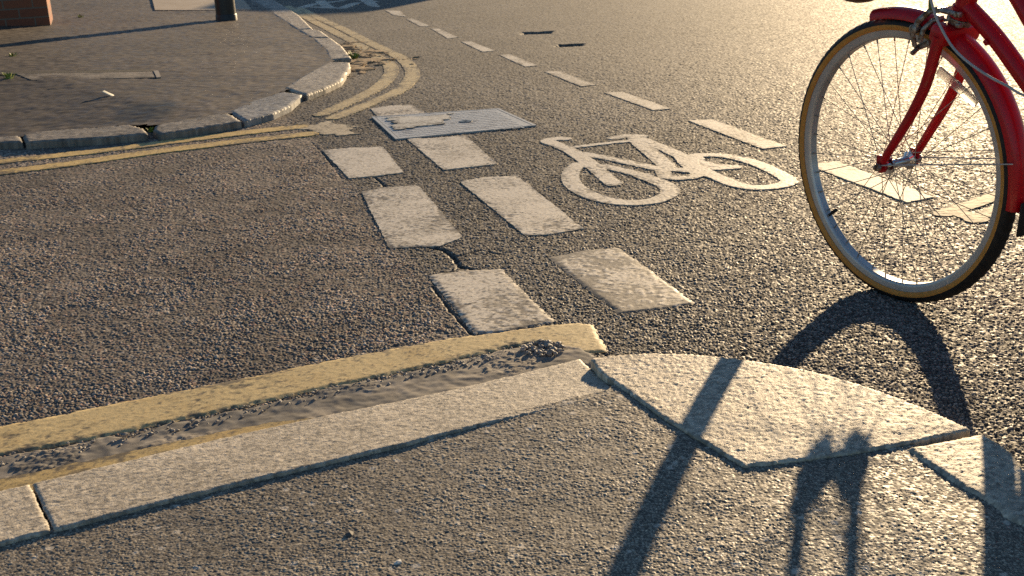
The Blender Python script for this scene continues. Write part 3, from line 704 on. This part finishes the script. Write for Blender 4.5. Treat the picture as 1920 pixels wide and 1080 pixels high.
# ------------------------------------------------------------------ the red bicycle (x forward, y to its left, z up)
WY, LEAN = -1.105196, -.043766
u = Vector((math.cos(WY), math.sin(WY), 0)); n = Vector((-math.sin(WY), math.cos(WY), 0))
vv = Vector((0, 0, 1))*math.cos(LEAN)+n*math.sin(LEAN); n2 = n*math.cos(LEAN)-Vector((0, 0, 1))*math.sin(LEAN)
bike = bpy.data.objects.new('bicycle', None); COL.objects.link(bike)
a_ = -u; l_ = -n2
bike.matrix_world = Matrix(((a_.x, l_.x, vv.x, .926195), (a_.y, l_.y, vv.y, 2.656944), (a_.z, l_.z, vv.z, 0.0015), (0, 0, 0, 1)))
tag(bike, 'red bicycle with tan-wall tyres entering from the right', 'bicycle')
WR = .332
def part(name, bm, mat, parent=bike, **kw): return bm_obj(name, bm, mat, parent, **kw)
def make_wheel(px):
    bm = bmesh.new()
    prof = [(.2885, -.009), (.2885, .009), (.2915, .0125), (.296, .0138), (.309, .0155), (.309, .012), (.300, .007), (.300, -.007), (.309, -.012), (.309, -.0155), (.296, -.0138), (.2915, -.0125)]
    add_revolve(bm, prof, 120); w = bm_obj('front_wheel' if px == 0 else 'rear_wheel', bm, M['alloy'], bike); w.location = (px, 0, WR)
    bm = bmesh.new(); rc, tr = .317, .017; pr = []; mi = []
    for k in range(25):
        t = math.radians(-125+250*k/24); pr.append((rc+tr*math.cos(t), .021*math.sin(t)))
    ns = 540
    def wob(k, q): return .0016 if (6 <= q <= 18 and ((k+q//2) // 3) % 2) else 0
    mi = [1 if (q < 4 or q > 19) else 0 for q in range(25)]
    add_revolve(bm, pr, ns, wob=wob, mi=mi); bm_obj('tyre', bm, [M['rubber'], M['gum']], w, smooth=True)
    bm = bmesh.new()
    add_revolve(bm, [(.006, -.058), (.006, -.042), (.011, -.042), (.011, -.036), (.021, -.035), (.021, -.031), (.012, -.026), (.010, 0), (.012, .026), (.021, .031), (.021, .035), (.011, .036), (.011, .042), (.006, .042), (.006, .058)], 24, closed=False)
    bm_obj('hub', bm, M['chrome'], w)
    for s in (-1, 1):
        bm = bmesh.new(); add_revolve(bm, [(.003, s*.060), (.0095, s*.060), (.0095, s*.068), (.0045, s*.069), (.004, s*.075), (.001, s*.075)], 6, closed=False)
        bm_obj('axle_nut', bm, M['brake'], w, smooth=False)
    for k in range(36):
        side = 1 if k % 2 else -1; cr = 1 if (k//2) % 2 else -1
        t = 2*math.pi*(k+.5)/36; th_ = t+cr*math.radians(62)
        p0 = Vector((.0195*math.cos(th_), side*.033, .0195*math.sin(th_))); p1 = Vector((.2925*math.cos(t), side*.002, .2925*math.sin(t)))
        bm = bmesh.new(); add_tube(bm, [p0, p1], .00095, 6)
        pn = p1+(p0-p1).normalized()*.013; add_tube(bm, [p1, pn], .0021, 6)
        bm_obj('spoke', bm, M['steel'], w)
    return w
wf = make_wheel(0)
d = Vector((.222, 0, .160-WR)); d = d.normalized()
bm = bmesh.new(); add_tube(bm, [d*.292, d*.276, d*.2755, d*.258, d*.256], [.0035, .0035, .005, .005, .003], 10); bm_obj('valve', bm, M['rubber'], wf)
bm = bmesh.new(); c = Vector((-.168, .004, .530-WR)); ang = math.atan2(-.062, -.113)
add_box(bm, c, (.125, .007, .022), Matrix.Rotation(-ang, 4, 'Y'), .003); bm_obj('spoke_reflector', bm, M['white_plastic'], wf); M['white_plastic'].node_tree.nodes['Principled BSDF'].inputs['Transmission Weight'].default_value = .85
wr = make_wheel(-1.06)
# fork
fk = bmesh.new()
def blade(s, bm):
    pts = [(-.152, s*.047, .640), (-.143, s*.048, .607), (-.122, s*.049, .536), (-.086, s*.05, .467), (-.041, s*.051, .399), (-.004, s*.052, .344)]
    q = smooth_line(np.array(pts), 4); k = len(q)
    add_tube(bm, [tuple(p) for p in q], [.0150-.0055*(i/(k-1))**1.1 for i in range(k)], 14, flat=.85)
    add_revolve(bm, [(.001, s*.047), (.015, s*.047), (.015, s*.055), (.001, s*.055)], 14, (0, 0, WR), closed=False)
    add_box(bm, (.004, s*.051, WR+.016), (.02, .008, .02), None, .002)
for s in (1, -1):
    bm = bmesh.new(); blade(s, bm); part('fork_blade', bm, M['red'])
bm = bmesh.new(); ha = Vector((-.36, 0, .933)).normalized(); hp = Vector((-.150, 0, .640))
add_box(bm, hp+ha*.004, (.046, .112, .040), Matrix.Rotation(-.37, 4, 'Y'), .010)
add_tube(bm, [hp-ha*.02, hp+ha*.03], .021, 18); part('fork_crown', bm, M['red'])
# head tube, headset, frame
bm = bmesh.new(); add_tube(bm, [hp+ha*.040, hp+ha*.19], .021, 20); add_tube(bm, [hp+ha*.04, hp+ha*.062], .0245, 20); part('head_tube', bm, M['red'])
bm = bmesh.new(); add_revolve(bm, [(.012, -.006), (.026, -.006), (.028, 0), (.026, .006), (.012, .006)], 20, closed=True, axis='z')
o = part('headset', bm, M['brake']); o.matrix_local = Matrix.Translation(hp+ha*.033) @ ha.to_track_quat('Z', 'Y').to_matrix().to_4x4()
bm = bmesh.new(); q = smooth_line(np.array([(-.172, 0, .705), (-.255, 0, .643), (-.333, 0, .569), (-.46, 0, .445), (-.56, 0, .335), (-.615, 0, .275)]), 5); add_tube(bm, [tuple(p) for p in q], .0185, 18); part('down_tube', bm, M['red'])
bm = bmesh.new(); q = smooth_line(np.array([(-.215, 0, .81), (-.275, 0, .757), (-.338, 0, .682), (-.46, 0, .53), (-.58, 0, .43), (-.672, 0, .385)]), 5); add_tube(bm, [tuple(p) for p in q], .0155, 18); part('top_tube', bm, M['red'])
bm = bmesh.new(); add_tube(bm, [(-.615, 0, .27), (-.665, 0, .40), (-.775, 0, .72)], .0155, 16); part('seat_tube', bm, M['red'])
bm = bmesh.new()
for s in (1, -1):
    add_tube(bm, [(-.63, s*.03, .27), (-.8, s*.05, .29), (-1.06, s*.06, WR)], .009, 10); add_tube(bm, [(-.765, s*.02, .69), (-.9, s*.045, .52), (-1.06, s*.06, WR)], .007, 10)
part('rear_stays', bm, M['red'])
bm = bmesh.new(); add_revolve(bm, [(.001, -.038), (.021, -.038), (.021, .038), (.001, .038)], 20, (-.615, 0, .27), closed=False); part('bottom_bracket', bm, M['red'])
bm = bmesh.new(); add_tube(bm, [(-.77, 0, .70), (-.81, 0, .83)], .0125, 14); part('seat_post', bm, M['chrome'])
bm = bmesh.new(); q = [(-.66, 0, .845), (-.72, 0, .85), (-.80, 0, .852), (-.87, 0, .86), (-.92, 0, .865)]; add_tube(bm, q, [.018, .026, .06, .085, .07], 18, flat=.35); part('saddle', bm, M['brown'])
bm = bmesh.new(); add_revolve(bm, [(.02, -.045), (.088, -.045), (.09, -.043), (.088, -.041), (.02, -.041)], 40, (-.615, 0, .27), closed=False)
for s, z in ((-1, -.165), (1, .165)): add_tube(bm, [(-.615, s*.06, .27), (-.615+.03*s, s*.075, .27+z)], .009, 10)
part('crankset', bm, M['chrome'])
for s, z in ((-1, -.165), (1, .165)):
    bm = bmesh.new(); add_box(bm, (-.615+.03*s, s*.12, .27+z), (.06, .085, .02), None, .005); part('pedal', bm, M['rubber'])
bm = bmesh.new(); q = [(-.60, -.045, .355), (-.75, -.048, .37), (-1.06, -.05, .37), (-1.1, -.05, .33), (-1.06, -.05, .29), (-.62, -.046, .19)]; add_tube(bm, q, .004, 8); part('chain', bm, M['brake'])
bm = bmesh.new(); top = hp+ha*.19; add_tube(bm, [top, top+ha*.07, top+ha*.07+Vector((.05, 0, .01))], .012, 14); part('stem', bm, M['chrome'])
bm = bmesh.new(); hb = top+ha*.07+Vector((.05, 0, .01)); q = [hb+Vector(p) for p in ((-.2, .28, .06), (-.1, .27, .05), (.0, .2, .05), (.02, .08, .02), (0, 0, 0), (.02, -.08, .02), (0, -.2, .05), (-.1, -.27, .05), (-.2, -.28, .06))]; add_tube(bm, [tuple(p) for p in smooth_line(np.array([tuple(p) for p in q]), 4)], .011, 12, up=Vector((0, 0, 1))); part('handlebar', bm, M['chrome'])
for s in (1, -1):
    bm = bmesh.new(); add_tube(bm, [hb+Vector((-.1, s*.27, .05)), hb+Vector((-.21, s*.281, .061))], .016, 12, up=Vector((0, 0, 1))); part('grip', bm, M['rubber'])
# mudguards
def guard(name, px, a0, a1):
    bm = bmesh.new(); pr = []
    for k in range(13):
        t = math.radians(-90+180*k/12); pr.append((.334+.024*math.cos(t)**.8 if abs(math.cos(t)) > 1e-3 else .334, .0265*math.sin(t)))
    inner = [(r-.0016, o*.93) for r, o in pr[::-1]]
    add_revolve(bm, pr+inner, 60, (px, 0, WR), a0=math.radians(a0), a1=math.radians(a1)); return part(name, bm, M['red'])
guard('front_mudguard', 0, 77, 187)
bm = bmesh.new(); add_box(bm, (-.366, 0, .277), (.006, .05, .075), Matrix.Rotation(-.1, 4, 'Y'), .002); part('mud_flap', bm, M['rubber'])
guard('rear_mudguard', -1.06, -5, 170)
for s in (1, -1):
    bm = bmesh.new(); add_tube(bm, [(-.004, s*.056, WR+.004), (-.05, s*.05, WR+.012), (-.345, s*.030, WR+.062)], .0016, 6); part('mudguard_stay', bm, M['cable'])
# caliper brake
bm = bmesh.new()
add_tube(bm, [(-.112, .01, .690), (-.10, .022, .688), (-.082, .036, .668), (-.070, .041, .640), (-.074, .036, .612)], [.007, .007, .0075, .0065, .006], 10, flat=.8)
add_tube(bm, [(-.118, .0, .672), (-.108, .024, .668), (-.095, .034, .650), (-.088, .036, .625)], [.006, .006, .0065, .006], 10, flat=.8)
add_tube(bm, [(-.118, .02, .690), (-.118, -.03, .690), (-.09, -.04, .65), (-.085, -.035, .61)], .006, 10, flat=.8)
add_tube(bm, [(-.09, 0, .672), (-.165, 0, .66)], .0045, 8)
add_revolve(bm, [(.001, .030), (.0105, .030), (.0105, .044), (.006, .047), (.001, .047)], 14, (-.073, 0, .650), closed=False)
part('brake_caliper', bm, M['brake'])
bm = bmesh.new(); add_box(bm, (-.083, .021, .613), (.045, .012, .013), Matrix.Rotation(.35, 4, 'Y'), .002); add_box(bm, (-.083, -.021, .613), (.045, .012, .013), Matrix.Rotation(.35, 4, 'Y'), .002); add_tube(bm, [(-.076, .02, .612), (-.076, .046, .598)], .0055, 10); part('brake_pad', bm, M['brake'])
bm = bmesh.new(); add_tube(bm, [(-.13, .024, .691), (-.155, .028, .690), (-.185, .028, .686)], [.005, .006, .004], 8); add_box(bm, (-.182, .028, .686), (.016, .012, .012), None, .003); add_box(bm, (-.188, .03, .664), (.012, .012, .010), None, .003); part('cable_clamp', bm, M['brake'])
bm = bmesh.new(); q = smooth_line(np.array([(-.13, .085, .80), (-.150, .08, .735), (-.167, .08, .696), (-.184, .08, .669), (-.218, .08, .630), (-.261, .08, .602), (-.317, .08, .578), (-.363, .08, .564), (-.402, .08, .551), (-.5, .06, .53), (-.6, .03, .50)]), 6); add_tube(bm, [tuple(p) for p in q], .0027, 8); part('gear_cable', bm, M['cable'])
bm = bmesh.new(); add_tube(bm, [(-.108, .03, .692), (-.112, .035, .72), (-.118, .04, .80)], .0042, 8); part('brake_cable', bm, M['green'])
bm = bmesh.new(); add_box(bm, (-.250, .016, .633), (.010, .012, .012), Matrix.Rotation(.75, 4, 'Y'), .002); part('frame_clip', bm, M['red'])
# lamp over the mudguard
bm = bmesh.new(); add_revolve(bm, [(.001, -.055), (.03, -.05), (.044, -.03), (.048, 0), (.046, .03), (.042, .034), (.001, .03)], 24, axis='z', closed=False)
o = part('front_lamp', bm, M['brown']); o.matrix_local = Matrix.Translation((.135, 0, .738)) @ Matrix.Rotation(math.radians(90), 4, 'Y')
bm = bmesh.new(); add_tube(bm, [(.10, 0, .745), (-.02, 0, .775), (-.17, 0, .79)], .006, 8); part('lamp_bracket', bm, M['black'])

# ------------------------------------------------------------------ unseen van, added only to cast the shade across the far road
AZ, EL = math.radians(22.2), math.radians(11.1)
sd = Vector((math.sin(AZ)*math.cos(EL), math.cos(AZ)*math.cos(EL), math.sin(EL)))
VH = 1.95; sh = G(690, 27); kx = VH/math.tan(EL)
vx, vy = sh[0]+kx*math.sin(AZ), sh[1]+kx*math.cos(AZ)
van = empty('shade_van', (vx-1.0, vy+2.3, 0), 0); tag(van, 'dark blue van added out of view to shade the far road', 'van')
M['van'] = noise_mat('blue_van_paint', (.02, .03, .06), (.025, .035, .07), 5, .25, 0); M['glass'] = noise_mat('dark_glass', (.01, .012, .014), (.015, .016, .018), 5, .08, 0)
bm = bmesh.new(); prof = [(-2.3, .3), (-2.3, 1.85), (-2.2, 1.95), (.9, 1.95), (1.5, 1.2), (2.25, 1.0), (2.35, .7), (2.3, .3)]
A_ = [bm.verts.new((-.95, y, z)) for y, z in prof]; B_ = [bm.verts.new((.95, y, z)) for y, z in prof]; bm.faces.new(A_); bm.faces.new(B_[::-1])
for k in range(len(prof)): bm.faces.new((A_[k], B_[k], B_[(k+1) % 8], A_[(k+1) % 8]))
bmesh.ops.bevel(bm, geom=bm.edges[:], offset=.05, segments=3, affect='EDGES'); bm_obj('body', bm, M['van'], van)
for s in (-1, 1):
    bm = bmesh.new(); add_box(bm, (s*.955, .65, 1.45), (.02, .9, .55), None, .008); bm_obj('side_window', bm, M['glass'], van)
    bm = bmesh.new(); add_box(bm, (s*.45, -2.31, 1.4), (.7, .02, .55), None, .008); bm_obj('rear_window', bm, M['glass'], van)
    bm = bmesh.new(); add_box(bm, (s*.84, -2.31, .9), (.14, .03, .35), None, .01); bm_obj('tail_lamp', bm, M['red'], van)
    for y in (-1.5, 1.45):
        bm = bmesh.new(); add_revolve(bm, [(.12, -.1), (.30, -.1), (.32, -.07), (.32, .07), (.30, .1), (.12, .1)], 36, axis='y'); w = bm_obj('wheel', bm, M['rubber'], van); w.location = (s*.88, y, .32); w.rotation_euler = (0, 0, math.pi/2)
        bm = bmesh.new(); add_revolve(bm, [(.001, -.08), (.19, -.09), (.20, 0), (.19, .09), (.001, .08)], 24, closed=False); bm_obj('rim', bm, M['alloy'], w)

# ------------------------------------------------------------------ light
w = bpy.data.worlds.new('World'); C.world = w; w.use_nodes = True; nt = w.node_tree
bg = nt.nodes['Background']; sky = nt.nodes.new('ShaderNodeTexSky'); sky.sky_type = 'NISHITA'; sky.sun_disc = False
sky.sun_elevation = EL; sky.sun_rotation = AZ; sky.air_density = 1.0; sky.dust_density = 0.2; sky.ozone_density = 3.0
nt.links.new(sky.outputs[0], bg.inputs['Color']); bg.inputs['Strength'].default_value = .06
sl_ = bpy.data.lights.new('sun', 'SUN'); sl_.energy = 5.0; sl_.angle = math.radians(.55); sl_.color = (1, .745, .445)
so = bpy.data.objects.new('sun', sl_); COL.objects.link(so); so.rotation_euler = sd.to_track_quat('Z', 'Y').to_euler()
so.location = (8, 20, 6)
C.view_settings.view_transform = 'Standard'; C.view_settings.look = 'None'; C.view_settings.exposure = 1.0; C.view_settings.gamma = 1
C.render.engine = 'CYCLES'; C.cycles.use_denoising = False; C.cycles.max_bounces = 6; C.cycles.caustics_reflective = False; C.cycles.caustics_refractive = False
